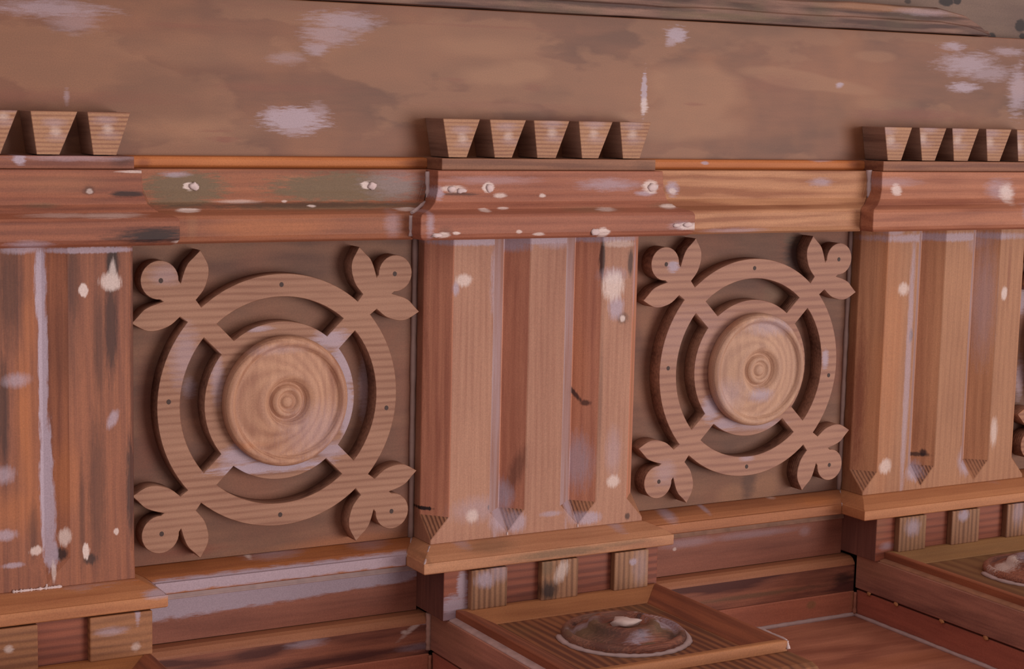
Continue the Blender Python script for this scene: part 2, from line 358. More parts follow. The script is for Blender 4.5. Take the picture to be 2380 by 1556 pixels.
for i, dx in enumerate(DX):
    lab = ['leftmost grooved vertical block, weathered dark red-brown with a long white filler streak',
           'middle grooved vertical block, pale pinkish timber between the two whole rosette panels',
           'right-hand grooved vertical block, golden timber cut by the right edge of the photo'][i]
    t = thing('triglyph', (0.585 + dx, 0, -0.43), lab, 'carved block', 'triglyphs of the frieze')
    b_ = tuple(t.location)
    col = [((152, 92, 66), (106, 60, 48)), ((170, 122, 100), (142, 92, 74)), ((170, 119, 88), (138, 88, 62))][i]
    mw = wood('triglyph_wood', *col, 'z', rings=[420, 560, 500][i], warp=2.4, fine=300, contrast=.22, finec=.35, blotch=.4, base=b_, seed=2 + i * 5, spots=tri_spots(i), ragged=.7)
    mg = wood('groove_wood', *[((152, 92, 66), (106, 60, 48)), ((194, 130, 104), (158, 98, 80)), ((190, 132, 98), (158, 104, 76))][i], 'z', rings=600, warp=1.6, fine=260, contrast=.3, finec=.35, blotch=.4,
              base=b_, seed=3 + i * 5, spots=tri_spots(i), ragged=.7)
    me_ = wood('end_grain', (176, 122, 92), (104, 62, 46), 'z', rings=1500, warp=1.0, fine=200, contrast=.75, finec=.2, blotch=.3, base=b_, seed=8 + i, ragged=.6,
               spots=[s_ for s_ in tri_spots(i) if s_[2] in ('lav', 'white')]) if i else mw
    a, z_ = X0 + dx, X1 + dx
    yf, ys, yv = -.055, -.021, (-.027 if i else -.044)
    P = [(a, 0.0), (a, ys), (a + .029, yf), (a + .0945, yf), (a + .124, yv), (a + .152, yf), (a + .2125, yf), (a + .243, yv), (a + .2735, yf), (a + .328, yf), (z_, ys), (z_, 0.0)]
    if i == 0: P[9] = (z_ - .006, yf); P[10] = (z_, yf + .003)     # the worn block has lost this chamfer
    tipx = {1: (a, yf), 4: (a + .124, yf), 7: (a + .243, yf), 10: (z_, yf)}
    fm = [0, 1, 0, 3 if i else 1, 1, 0, 3 if i else 1, 1, 0, 1, 0]
    zt, zs, zp, zb = .0094, -.3865, -.4185, -.4236
    rt = [(x, y, zt) for x, y in P]; rs = [(x, y, zs) for x, y in P]
    rp = [(*(tipx.get(k, P[k])), zp) for k in range(12)]; rb = [(x, y, zb) for x, y, _ in rp]
    mb = MB(); mb.face(rt[::-1]); mb.face(rb)
    mb.face([rt[0], rt[11], rs[11], rs[0]]); mb.face([rs[0], rs[11], rp[11], rp[0]]); mb.face([rp[0], rp[11], rb[11], rb[0]])
    for k in range(11):
        mb.face([rt[k], rs[k], rs[k + 1], rt[k + 1]], fm[k])
        if k in (0, 10): mb.face([rs[k], rp[k], rp[k + 1], rs[k + 1]], 0)
        elif k in (2, 5, 8): mb.face([rs[k], rp[k], rp[k + 1], rs[k + 1]], 0)
        elif k in (1, 4, 7):      # valley on the left, flat on the right
            mb.face([rs[k], rp[k], rs[k + 1]], 2); mb.face([rp[k], rp[k + 1], rs[k + 1]], 0)
        else:
            mb.face([rs[k], rp[k + 1], rs[k + 1]], 2); mb.face([rs[k], rp[k], rp[k + 1]], 0)
        mb.face([rp[k], rb[k], rb[k + 1], rp[k + 1]], 0)
    mlv = wood('smeared_groove', (164, 138, 142), (142, 100, 88), 'z', rings=300, warp=2, fine=200, contrast=.2, finec=.4, blotch=.5, base=b_, seed=12 + i)
    mb.build('grooved_block', [mw, mg, me_, mlv], t, .0009, seg=1, weld=1e-6)
    # thin filler seams at the foot of the groove joints
    for k, xx in enumerate((a + .124, a + .243)):
        if i < 2: bead((xx, yf - .0004, zb + .002), (xx, yf - .0002, zp + .001), .0012, 'filler_seam', M_FILL, t, seed=k + i)
    if i == 0:
        bead((a + .20, yf - .0012, zb + .0012), (a + .262, yf - .0012, zb + .0010), .0019, 'filler_seam', M_FILL, t, .65, 34, 8)
        bead((a + .243 - .002, -.034, -.38), (a + .243 - .003, -.033, -.02), .0068, 'filler_streak', simple('blue_grey_filler', (172, 158, 184), .6, .1, 120), t, .18, 40, 7)

# ================================================================ METOPES
def fret_outline():
    half = [(.1707, .0125), (.184, .0145), (.1855, .031), (.1905, .043), (.197, .0525), (.2065, .0595), (.2245, .0645), (.2245, .0535), (.2245, .041), (.2195, .028), (.2125, .0155)]
    pts = []
    for k in range(4):
        th = math.radians(45 + 90 * k); ca, sa = math.cos(th), math.sin(th)
        def P(a, b): return (a * ca - b * sa, a * sa + b * ca)
        # lower side (b<0) going outward, lobe, then upper side inward
        seq = [(a, -b) for a, b in half]
        # smooth leaf with subdivision between points (Catmull-Rom)
        def cr(pp):
            o = []
            for j in range(len(pp) - 1):
                p0 = pp[max(j - 1, 0)]; p1 = pp[j]; p2 = pp[j + 1]; p3 = pp[min(j + 2, len(pp) - 1)]
                for s_ in (0, .34, .67):
                    o.append(tuple(.5 * (2 * p1[c] + (-p0[c] + p2[c]) * s_ + (2 * p0[c] - 5 * p1[c] + 4 * p2[c] - p3[c]) * s_ * s_ + (-p0[c] + 3 * p1[c] - 3 * p2[c] + p3[c]) * s_ ** 3) for c in (0, 1)))
            o.append(pp[-1]); return o
        low = [seq[0]] + cr(seq[1:7])[:-1] + cr(seq[6:11])   # two runs meet in a sharp tip
        lobe = [(.2372 + .0248 * math.cos(math.radians(q)), .0248 * math.sin(math.radians(q))) for q in range(-138, 139, 12)]
        up = [(a, -b) for a, b in low[::-1]]
        pts += [P(*p) for p in low + lobe + up]
        # ring arc to next arm
        a0 = 45 + 90 * k + math.degrees(math.asin(.0125 / .1712)); a1 = 45 + 90 * (k + 1) - math.degrees(math.asin(.0125 / .1712))
        for j in range(1, 24):
            q = math.radians(a0 + (a1 - a0) * j / 24); pts.append((.1712 * math.cos(q), .1712 * math.sin(q)))
    holes = []
    for k in range(4):
        ri, rh, hw = .1415, .107, .0118
        h = []
        b0 = 45 + 90 * k
        s0 = b0 + math.degrees(math.asin(hw / ri)); s1 = b0 + 90 - math.degrees(math.asin(hw / ri))
        for j in range(25):
            q = math.radians(s0 + (s1 - s0) * j / 24); h.append((ri * math.cos(q), ri * math.sin(q)))
        s0 = b0 + math.degrees(math.asin(hw / rh)); s1 = b0 + 90 - math.degrees(math.asin(hw / rh))
        for j in range(24, -1, -1):
            q = math.radians(s0 + (s1 - s0) * j / 24); h.append((rh * math.cos(q), rh * math.sin(q)))
        holes.append(h)
    return pts, holes

def fret_mesh(th=.027):
    cu = bpy.data.curves.new('fretwork', 'CURVE'); cu.dimensions = '2D'; cu.fill_mode = 'BOTH'
    cu.extrude = th / 2 - .0006; cu.bevel_depth = .0006; cu.bevel_resolution = 0
    o_, hs_ = fret_outline()
    for pl in [o_] + hs_:
        s_ = cu.splines.new('POLY'); s_.points.add(len(pl) - 1); s_.use_cyclic_u = True
        for p, q in zip(s_.points, pl): p.co = (q[0], q[1], 0, 1)
    ob = bpy.data.objects.new('tmp', cu); COL.objects.link(ob)
    dg = bpy.context.evaluated_depsgraph_get()
    me = bpy.data.meshes.new_from_object(ob.evaluated_get(dg)); bpy.data.objects.remove(ob)
    me.name = 'fretwork'
    for v in me.vertices: x, y, z = v.co; v.co = (x, -z - th / 2, y)     # stand it upright, front face at y = -th
    me.materials.clear()
    return me

def lathe(prof, n_=72):
    """(r, h) turned about the local y axis, height towards -y"""
    mb = MB()
    R_ = [[(r * math.cos(2 * math.pi * k / n_), -h, r * math.sin(2 * math.pi * k / n_)) for k in range(n_)] for r, h in prof]
    for i in range(len(prof) - 1):
        for k in range(n_):
            k2 = (k + 1) % n_
            if prof[i + 1][0] < 1e-6: mb.face([R_[i][k], R_[i][k2], (0, -prof[i + 1][1], 0)], 0, True)
            else: mb.face([R_[i][k], R_[i][k2], R_[i + 1][k2], R_[i + 1][k]], 0, True)
    return mb
ROS = [(.0855, 0), (.088, .004), (.0885, .010), (.0878, .016), (.0855, .0198), (.082, .0216), (.0785, .0210), (.0760, .0186), (.0742, .0160), (.0715, .0152), (.066, .0164), (.058, .0176), (.050, .0192), (.043, .0212), (.0375, .0220), (.0325, .0208), (.0280, .0165), (.0258, .0128), (.0242, .0126), (.0226, .0156), (.0200, .0190), (.0170, .0200), (.0142, .0186), (.0120, .0162), (.0102, .0162), (.0084, .0184), (.005, .0200), (0, .0203)]

FM = fret_mesh()
metc = [(.1925, -.2085), (.9775, -.2060), (.9775 + PITCH, -.2055)]
for i, (cx, cz) in enumerate(metc):
    lab = ['carved panel with fretwork ring and turned rosette, left of the middle grooved block',
           'carved panel with fretwork ring and turned rosette, right of the middle grooved block',
           'carved panel of which only a sliver shows at the far right edge'][i]
    t = thing('metope_panel', (cx, 0, cz), lab, 'carved panel', 'rosette panels of the frieze')
    b_ = (cx, 0, cz)
    if i == 0:
        sp = [S(450, 1280, 60, 10, 'red', .5, 1), S(760, 1270, 150, 16, 'orange', .3, 1), S(420, 830, 40, 60, 'dark', .15, 1), S(845, 900, 9, 60, 'lav', .35, 1), S(940, 880, 30, 60, 'red', .3, 1), S(340, 960, 20, 120, 'red', .35, 1),
              S(810, 580, 120, 14, 'pale', .15, 1), S(440, 900, 12, 20, 'lav', .35, 1)]
    elif i == 1:
        sp = [S(1850, 590, 26, 44, 'soot', .75, .9), S(1845, 560, 20, 16, 'moss', .6, 1), S(1700, 1150, 24, 18, 'pale', .45, .8), S(1775, 1140, 26, 22, 'pale', .45, .8), S(1740, 1120, 16, 34, 'dark', .5, .9),
              S(1800, 680, 20, 20, 'moss', .4, 1), S(1500, 760, 12, 60, 'pale', .25, 1), S(1940, 850, 16, 60, 'red', .4, 1)]
    else: sp = [S(2372, 700, 14, 30, 'lav', .7, .8), S(2370, 880, 10, 40, 'lav', .5, .8)]
    mbk = wood('panel_back', (130, 87, 66), (90, 55, 43), 'x', rings=40, warp=2.0, fine=70, contrast=.3, finec=.3, blotch=.6, base=b_, seed=4 + i, spots=sp, tint=((128, 72, 52), .5), bump=.05)
    mb = MB(); mb.box((X1 + DX[i] + .0003, 0, -.4232), (X0 + (DX[i + 1] if i < 2 else DX[2] + PITCH) - .0003, .022, .0083)); mb.build('back_panel', mbk, t, .0)
    spf = [[S(430, 830, 26, 60, 'lav', .4, 1, val=-.027), S(385, 640, 26, 20, 'lav', .3, 1, val=-.027), S(630, 1085, 110, 14, 'lav', .9, .6, val=-.027), S(560, 1060, 40, 24, 'lav', .8, .8, val=-.027), S(800, 850, 26, 60, 'lav', .8, .7, val=-.027), S(770, 790, 36, 22, 'lav', .75, .8, val=-.027),
            S(808, 960, 14, 70, 'lav', .8, .7, val=-.027), S(600, 765, 26, 6, 'lav', .6, .8, val=-.027), S(505, 880, 12, 50, 'lav', .5, .9, val=-.027), S(770, 1045, 36, 16, 'lav', .7, .8, val=-.027)],
           [S(1565, 620, 14, 12, 'lav', .9, .6, val=-.027), S(1562, 615, 5, 5, 'soot', .9, .5, val=-.027), S(1652, 950, 20, 26, 'lav', .8, .8, val=-.027), S(1690, 985, 34, 14, 'lav', .7, .8, val=-.027), S(1918, 835, 8, 20, 'lav', .8, .7, val=-.027),
            S(1735, 1065, 16, 7, 'lav', .6, .8, val=-.027), S(1545, 1100, 22, 26, 'lav', .35, 1, val=-.027), S(1600, 780, 120, 60, 'lav', .12, 1, val=-.027), S(1760, 988, 60, 10, 'lav', .5, .9, val=-.027)],
           [S(2372, 950, 12, 10, 'orange', .5, .8, val=-.027)]][i]
    mf = wood('fretwork_wood', [(156, 113, 92), (165, 120, 100), (162, 113, 88)][i], [(128, 84, 66), (138, 94, 80), (130, 80, 60)][i], 'x', rings=[640, 520, 640][i], warp=1.0, fine=150, contrast=.6, finec=.35, blotch=.25, base=b_, seed=6 + i * 3,
              spots=spf, ply=1350, power=2.2, bump=.06)
    me = FM.copy(); me.materials.clear(); me.materials.append(mf)
    me.materials.append(wood('cut_edge', (176, 128, 106), (96, 62, 52), 'x', rings=120, warp=1, fine=200, contrast=.3, finec=.4, blotch=.4, base=b_, seed=15 + i, ply=1350, power=1.2))  # sawn ply edges; the dark tone also paints in shade on the sides
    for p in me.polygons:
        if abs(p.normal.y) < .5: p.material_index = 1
    fo = bpy.data.objects.new('fretwork', me); COL.objects.link(fo); fo.parent = t
    for (u, v) in ((0, .157), (-.156, .008), (.157, -.02), (0, -.157), (.167, .167), (-.166, .167), (-.166, -.167), (.167, -.168)):
        mb = MB(); n8 = 10
        c_ = Vector((cx + u, -.0273, cz + v))
        ring = [c_ + Vector((math.cos(2 * math.pi * k / n8) * .0030, 0, math.sin(2 * math.pi * k / n8) * .0034)) for k in range(n8)]
        back = [p + Vector((0, .003, 0)) for p in ring]
        mb.face(ring)
        for k in range(n8): mb.face([ring[k], ring[(k + 1) % n8], back[(k + 1) % n8], back[k]])
        mb.build('nail_head', M_NAIL, fo, origin=(cx, 0, cz))
    # turned rosette on the hub
    dxp, dzp = [(.003, .001), (.004, -.001), (0, 0)][i]
    mbr = lathe(ROS); mbr.v = [(x + cx + dxp, y - .0268, z + cz + dzp) for x, y, z in mbr.v]
    spr = [[S(560, 1040, 60, 10, 'orange', .3, 1, val=-.05), S(740, 1000, 60, 50, 'lav', .3, 1.2, val=-.05), S(640, 815, 60, 10, 'lav', .25, 1, val=-.05), S(780, 870, 10, 60, 'red', .3, 1, val=-.05)],
           [S(1770, 920, 26, 14, 'lav', .7, 1, val=-.05), S(1800, 760, 50, 18, 'lav', .5, 1, val=-.05), S(1700, 920, 30, 30, 'lav', .35, 1.2, val=-.05), S(1700, 750, 30, 20, 'orange', .4, 1, val=-.05)], []][i]
    mr_ = wood('turned_wood', [(186, 140, 114), (190, 148, 124), (180, 126, 100)][i], [(142, 96, 78), (150, 110, 94), (136, 86, 68)][i], 'z', rings=[200, 160, 200][i], warp=1.0, fine=110, contrast=.32, finec=.35, blotch=.3,
               base=b_, seed=11 + i, depth=2000, spots=spr, power=1.3)
    mbr.build('rosette', mr_, t, weld=1e-6)
    # caulk down the right-hand corner of the panel
    if i < 2:
        mc_ = simple('panel_caulk', (150, 122, 116), .7, .12, 60)
        xr = X0 + (0 if i == 0 else PITCH) - .0035
        bead((xr - .001, -.001, -.4235), (xr - .001, -.001, .006), .0042, 'caulk_bead', mc_, t, .15, 30, i)

# ================================================================ CAP MOULDING (above the frieze)
CAPF = [(0, 0, .1025), (.016, .006, .1025), (.018, .007, .075), (.021, .012, .060), (.029, .024, .0505), (.038, .036, .047), (.0435, .043, .0445), (.0455, .0455, .040), (.0455, .0455, .018), (.043, .043, .0125), (.037, .037, .0095), (0, 0, .0095)]
def cap_spots(i):
    v = -.08
    if i == 0: return [S(320, 400, 34, 3, 'white', .7, .6, val=v), S(345, 415, 8, 20, 'pale', .5, .8, val=v), S(300, 452, 30, 7, 'soot', .9, .7, val=v), S(345, 545, 75, 18, 'soot', .95, .8, val=v), S(310, 548, 40, 8, 'soot', .7, .9, val=v), S(420, 560, 22, 4, 'white', .6, .7, val=v),
                       S(210, 443, 11, 10, 'dark', .6, .8, val=v), S(212, 445, 6, 6, 'white', .6, .6, val=v), S(250, 500, 60, 5, 'white', .5, .9, val=v), S(140, 500, 60, 4, 'white', .4, 1, val=v), S(100, 478, 30, 5, 'moss', .5, 1, val=v), S(60, 567, 36, 8, 'lav', .6, 1, val=v),
                       S(60, 480, 70, 4, 'dark', .4, 1, val=v), S(330, 530, 40, 8, 'red', .4, 1, val=v), S(320, 460, 40, 10, 'red', .5, .8, val=v), S(150, 430, 120, 20, 'pale', .25, 1, val=v)]
    if i == 1: return [S(1060, 440, 26, 8, 'white', .8, .6, val=v), S(1025, 450, 10, 14, 'lav', .7, .7, val=v), S(1075, 452, 36, 4, 'dark', .7, .7, val=v), S(1140, 437, 12, 11, 'white', 1, .4, val=v), S(1168, 455, 13, 5, 'white', .8, .7, val=v), S(1265, 455, 7, 4, 'white', .9, .6, val=v),
                       S(1420, 430, 60, 12, 'lav', .55, 1, val=v), S(1518, 435, 18, 14, 'white', .95, .5, val=v), S(1505, 450, 20, 6, 'lav', .7, .8, val=v), S(1550, 480, 18, 5, 'white', .8, .7, val=v), S(1590, 524, 34, 8, 'white', .95, .6, val=v), S(1565, 522, 26, 9, 'lav', .6, .8, val=v),
                       S(1385, 538, 14, 12, 'white', 1, .4, val=v), S(1015, 545, 14, 7, 'white', .9, .5, val=v), S(1020, 535, 16, 10, 'dark', .4, 1, val=v), S(1045, 540, 8, 4, 'white', .9, .5, val=v), S(1120, 488, 12, 4, 'white', .8, .6, val=v), S(1165, 484, 12, 3, 'white', .7, .6, val=v), S(1235, 542, 12, 4, 'white', .9, .6, val=v),
                       S(1190, 537, 6, 4, 'white', .8, .6, val=v), S(1400, 486, 20, 4, 'white', .6, .8, val=v), S(1370, 486, 60, 6, 'moss', .4, 1, val=v), S(1545, 478, 34, 6, 'moss', .4, 1, val=v), S(1150, 420, 90, 9, 'lav', .3, 1, val=v), S(985, 520, 8, 30, 'lav', .6, 1, val=v)]
    return [S(2090, 442, 12, 12, 'white', .9, .6, val=v), S(2345, 450, 16, 20, 'white', .85, .8, val=v), S(2330, 440, 30, 20, 'lav', .5, 1, val=v), S(2080, 425, 60, 10, 'lav', .35, 1, val=v), S(2370, 495, 14, 16, 'lav', .5, 1, val=v), S(2200, 470, 80, 8, 'red', .4, 1, val=v)]
for i, dx in enumerate(DX):
    lab = ['stepped moulding capping the dark leftmost block, with two black burn-like stains', 'stepped moulding capping the middle block, flecked with dried white filler', 'stepped moulding capping the right-hand block, pinkish with wavy grain'][i]
    t = thing('cap_moulding', (0.585 + dx, -.03, .01), lab, 'moulding', 'cap mouldings over the grooved blocks')
    col = [((150, 88, 64), (112, 62, 48)), ((158, 96, 74), (126, 70, 54)), ((176, 112, 84), (138, 80, 60))][i]
    mc_ = wood('cap_wood', *col, 'x', rings=[520, 500, 330][i], warp=[1.2, 1.2, 2.6][i], fine=260, contrast=.4, finec=.35, blotch=.35, base=tuple(t.location), seed=21 + i, spots=cap_spots(i), bump=.2)
    mb = MB(); sweep_break(mb, CAPF, X0 + dx, X1 + dx, -.055); mb.build('moulding', mc_, t, .0012)
    if i == 1:
        for k, (px, py, r1, r2) in enumerate(((1050, 440, .006, .004), (1072, 444, .0075, .0035), (1138, 438, .0055, .0055), (1518, 436, .008, .006), (1383, 540, .007, .005), (1015, 548, .008, .003), (1598, 523, .008, .0035), (1572, 524, .007, .003))):
            c = bp(px, py, 'y', -.0735 if py < 480 else -.1005); lump(c, (r1, r2), .0022, 'filler_blob', M_FILL, t, k)
capm = [(0, .1025), (-.040, .1025), (-.0425, .075), (-.0455, .060), (-.055, .0505), (-.064, .047), (-.0695, .0445), (-.0715, .040), (-.0715, .018), (-.069, .0115), (-.063, .0085), (0, .0085)]
for i in range(3):
    x0 = X1 + DX[i] + .001; x1 = X0 + (DX[i + 1] if i < 2 else DX[2] + PITCH) - .001
    v = -.06
    sp = [[S(440, 438, 88, 36, 'moss', 1, .4, val=v), S(820, 438, 165, 36, 'moss', 1, .4, val=v), S(430, 470, 60, 14, 'moss', .9, .6, val=v), S(780, 480, 200, 8, 'moss', .8, .8, val=v), S(700, 420, 26, 10, 'pale', .4, .8, val=v), S(930, 430, 60, 30, 'lav', .3, 1, val=v), S(452, 434, 13, 10, 'white', 1, .35, val=v), S(866, 433, 12, 10, 'white', 1, .35, val=v), S(420, 407, 26, 6, 'lav', .6, .9, val=v),
           S(700, 478, 280, 6, 'dark', .55, 1, val=v), S(800, 462, 120, 5, 'moss', .6, 1, val=v), S(440, 490, 24, 4, 'white', .8, .6, val=v), S(560, 470, 40, 4, 'white', .5, .9, val=v), S(730, 480, 8, 3, 'white', .9, .6, val=v), S(950, 487, 26, 4, 'white', .7, .7, val=v), S(670, 470, 6, 3, 'white', .8, .6, val=v),
           S(600, 530, 120, 16, 'orange', .3, 1, val=v), S(905, 520, 16, 26, 'lav', .35, 1, val=v), S(440, 530, 12, 30, 'pale', .35, .9, val=v)],
          [S(1578, 440, 14, 16, 'lav', .8, .7, val=v), S(1578, 446, 8, 7, 'white', .8, .6, val=v), S(1925, 425, 26, 9, 'lav', .6, .9, val=v), S(1700, 535, 60, 5, 'lav', .5, 1, val=v), S(1850, 535, 90, 5, 'pale', .4, 1, val=v)], []][i]
    lab = ['stepped moulding over the left rosette panel, blotched dark green with mildew', 'clean pale wavy-grained moulding over the right rosette panel', 'stepped moulding over the sliver panel beyond the right edge'][i]
    t = thing('cap_moulding', ((x0 + x1) / 2, -.03, .01), lab, 'moulding')
    col = [((152, 92, 66), (118, 68, 50)), ((186, 132, 98), (142, 88, 62)), ((176, 120, 90), (140, 86, 62))][i]
    mc_ = wood('cap_wood', *col, 'x', rings=[420, 330, 300][i], warp=[1.2, 2.6, 2][i], fine=220, contrast=[.35, .6, .5][i], finec=.35, blotch=.3, base=tuple(t.location), seed=31 + i, spots=sp, bump=.15)
    mb = MB(); sweep_straight(mb, capm, x0, x1, offs=[p[1] + .0002 for p in CAPF[:-1]] + [CAPF[-2][1]]); mb.build('moulding', mc_, t, .0012)
    if i == 0:
        for k, (px, py) in enumerate(((452, 434), (866, 433))): lump(bp(px, py, 'y', -.0435), (.0062, .0052), .0022, 'filler_blob', M_FILL, t, 40 + k)
        bead((X0 - .0070, -.0425, .100), (X0 - .0075, -.0455, .060), .004, 'caulk_bead', M_CAULK, t, .25, 10, 3)
        bead((X0 - .0125, -.0470, .058), (X0 - .044, -.0700, .044), .0032, 'caulk_bead', M_CAULK, t, .25, 8, 4)
        bead((X0 - .0460, -.0720, .042), (X0 - .0460, -.0715, .014), .0028, 'caulk_bead', M_CAULK, t, .25, 8, 5)
    if i == 1:
        bead((X0 + PITCH - .0080, -.0425, .104), (X0 + PITCH - .0085, -.0450, .060), .0042, 'caulk_bead', M_CAULK, t, .25, 10, 6)

# orange fillet strips between the guttae groups
for i in range(3):
    x0 = X1 + DX[i] + .004; x1 = X0 + (DX[i + 1] if i < 2 else DX[2] + PITCH) + .006
    lab = ['narrow bright orange strip above the mildewed moulding, left of the middle wedge blocks', 'narrow bright orange strip above the pale moulding, right of the middle wedge blocks', 'narrow orange strip beyond the right edge'][i]
    t = thing('fillet_strip', ((x0 + x1) / 2, -.01, .1025), lab, 'strip')
    mo = wood('orange_wood', (192, 118, 68), (160, 88, 48), 'x', rings=200, warp=1, fine=150, contrast=.2, finec=.25, blotch=.5, base=tuple(t.location), seed=41 + i,
              spots=[S(1625, 378, 8, 4, 'lav', .8, .7), S(1900, 372, 26, 4, 'lav', .5, .9), S(1300, 370, 40, 4, 'red', .4, 1), S(960, 380, 30, 10, 'red', .5, 1), S(1975, 380, 16, 10, 'red', .5, 1), S(325, 378, 12, 10, 'red', .5, 1)])
    mb = MB(); sweep_straight(mb, [(0, .1026), (-.013, .1026), (-.0155, .106), (-.0155, .114), (-.013, .1175), (0, .1185)], x0, x1); mb.build('strip', mo, t, .001)

# ================================================================ REGULA + GUTTAE
gx = [(1030, 1116, 1043, 1085), (1138.7, 1223, 1150, 1190), (1241, 1324, 1249, 1292), (1345.6, 1424.5, 1353, 1391), (1441, 1514, 1448, 1487)]
GX = []
for a_, b_, c_, d_ in gx:
    GX.append((bp(a_, 278, 'y', -.055)[0], bp(b_, 280, 'y', -.055)[0], bp(c_, 364, 'y', -.055)[0], bp(d_, 365, 'y', -.055)[0]))
for i, dx in enumerate(DX):
    lab = ['reddish strip under the wedge blocks at the left edge of the photo', 'brown strip under the middle row of five wedge blocks', 'brown strip under the right-hand row of wedge blocks'][i]
    t = thing('regula_strip', (0.589 + dx, -.03, .1025), lab, 'strip', 'strips under the wedge blocks')
    col = [((150, 92, 70), (112, 62, 50)), ((146, 98, 74), (110, 68, 52)), ((150, 98, 72), (112, 66, 50))][i]
    mr_ = wood('regula_wood', *col, 'x', rings=420, warp=1.4, fine=220, contrast=.5, finec=.4, blotch=.3, base=tuple(t.location), seed=51 + i,
               spots=[S(45, 370, 12, 12, 'lav', .9, .6, val=-.06), S(180, 368, 100, 6, 'lav', .4, 1, val=-.06), S(285, 372, 22, 12, 'dark', .5, .9, val=-.06), S(1500, 385, 24, 12, 'dark', .25, 1, val=-.06)])
    mb = MB(); mb.box((.4125 + dx, -.060, .1028), (.764 + dx, .0, .1188)); mb.build('strip', mr_, t, .001)
    for k, (a_, b_, c_, d_) in enumerate(GX):
        o_ = dx + (.004 if i == 0 else 0)
        plc = ['first', 'second', 'third', 'fourth', 'fifth'][k]
        row = ['left-edge row', 'middle row', 'right-hand row'][i]
        g_ = MB(); zt, zb = .1728, .1200
        g_.hexa([(c_ + o_, -.055, zb), (d_ + o_, -.055, zb), (d_ + o_, .0, zb), (c_ + o_, .0, zb), (a_ + o_, -.055, zt), (b_ + o_, -.055, zt), (b_ + o_, .0, zt), (a_ + o_, .0, zt)], 0)
        gt = thing('gutta', ((a_ + b_) / 2 + o_, -.02, zb), f'tapered wedge block, {plc} from the left of the {row} under the plywood board', 'wedge block', 'guttae wedge blocks')
        rn = random.Random(i * 7 + k)
        v = -.055; sg = []
        pts = {1: [(1075, 322), (1182, 315), (1283, 308), (1380, 310), (1470, 312)], 2: [(2070, 325), (2145, 320), (2225, 325), (2300, 330), (2368, 338)], 0: [(-200, 300), (-100, 300), (8, 270), (130, 305), (250, 300)]}[i][k]
        sg = [S(pts[0], pts[1], 9, 9, 'white', .45, 1.2, val=v), S(pts[0] + rn.uniform(-10, 14), pts[1] - 20, 20, 9, 'lav', .35, 1.1, val=v), S(pts[0] + 4, pts[1] + 14, 18, 9, 'lav', .25, 1.2, val=v)]
        mgut = wood('gutta_wood', (168, 122, 92), (130, 84, 64), 'x', rings=1150, warp=.9, fine=160, contrast=.65, finec=.25, blotch=.25, base=tuple(gt.location), seed=61 + k * 2 + i, spots=sg, power=2)
        mgs = M_GS = wood('gutta_end', (156, 116, 98), (112, 78, 66), 'y', rings=900, warp=1, fine=300, contrast=.5, finec=.4, blotch=.3, base=tuple(gt.location), seed=71 + k)
        ob = g_.build('block', [mgut, mgs], gt, .0006, seg=1)
        for p in ob.data.polygons:
            if abs(p.normal.y) < .5: p.material_index = 1

# ================================================================ BED MOULDING (below the frieze)
BEDF = [(0, 0, -.4235), (.004, .003, -.4240), (.016, .011, -.4275), (.028, .0205, -.4315), (.036, .0265, -.4360), (.0385, .0275, -.4378), (.0420, .030, -.4382), (.0420, .030, -.4530), (.040, .028, -.4545), (0, 0, -.4545)]
def bed_spots(i):
    v = -.09
    if i == 0: return [S(265, 1355, 80, 14, 'lav', .75, .8, val=v), S(200, 1368, 30, 12, 'lav', .6, 1, val=v), S(60, 1382, 80, 9, 'lav', .6, 1, val=v), S(210, 1367, 6, 7, 'white', .8, .7, val=v), S(42, 1385, 8, 5, 'white', .8, .7, val=v), S(370, 1380, 28, 8, 'lav', .8, .8, val=v),
                       S(350, 1355, 40, 10, 'orange', .8, .8, val=v), S(150, 1440, 200, 3, 'dark', .2, 1, val=v)]
    if i == 1: return [S(1095, 1268, 16, 12, 'lav', .6, 1, val=v), S(1455, 1228, 14, 12, 'lav', .6, 1, val=v), S(1300, 1283, 110, 9, 'moss', .7, .9, val=v), S(1440, 1262, 60, 6, 'moss', .5, 1, val=v), S(1150, 1275, 50, 10, 'moss', .4, 1, val=v), S(1480, 1262, 50, 8, 'red', .35, 1, val=v), S(995, 1285, 5, 22, 'pale', .7, .8, val=v)]
    return [S(2030, 1148, 40, 6, 'lav', .5, 1, val=v), S(2068, 1150, 6, 5, 'white', .7, .8, val=v), S(2340, 1120, 14, 8, 'lav', .5, 1, val=v)]
BEDC = [((186, 124, 84), (154, 94, 62)), ((190, 134, 100), (158, 104, 76)), ((188, 126, 86), (158, 98, 66))]
for i, dx in enumerate(DX):
    lab = ['orange sill-like moulding below the dark leftmost block, smeared with grey filler', 'orange sill-like moulding below the middle block with a greenish stain', 'orange sill-like moulding below the right-hand block'][i]
    t = thing('bed_moulding', (0.585 + dx, -.03, -.4545), lab, 'moulding', 'bed mouldings under the grooved blocks')
    mc_ = wood('bed_wood', *BEDC[i], 'x', rings=300, warp=1.4, fine=200, contrast=.3, finec=.3, blotch=.4, base=tuple(t.location), seed=81 + i, spots=bed_spots(i), bump=.1)
    mb = MB(); sweep_break(mb, [(a_ + (.0 if k else 0), b_, z) for k, (a_, b_, z) in enumerate(BEDF)], X0 + dx + .0, X1 + dx, -.055)
    mb.build('moulding', mc_, t, .0008)
    if i == 1: bead((X0 - .003, -.0590, -.4245), (X0 - .0295, -.0965, -.4385), .0016, 'caulk_bead', M_CAULK, t, .3, 10, 9)
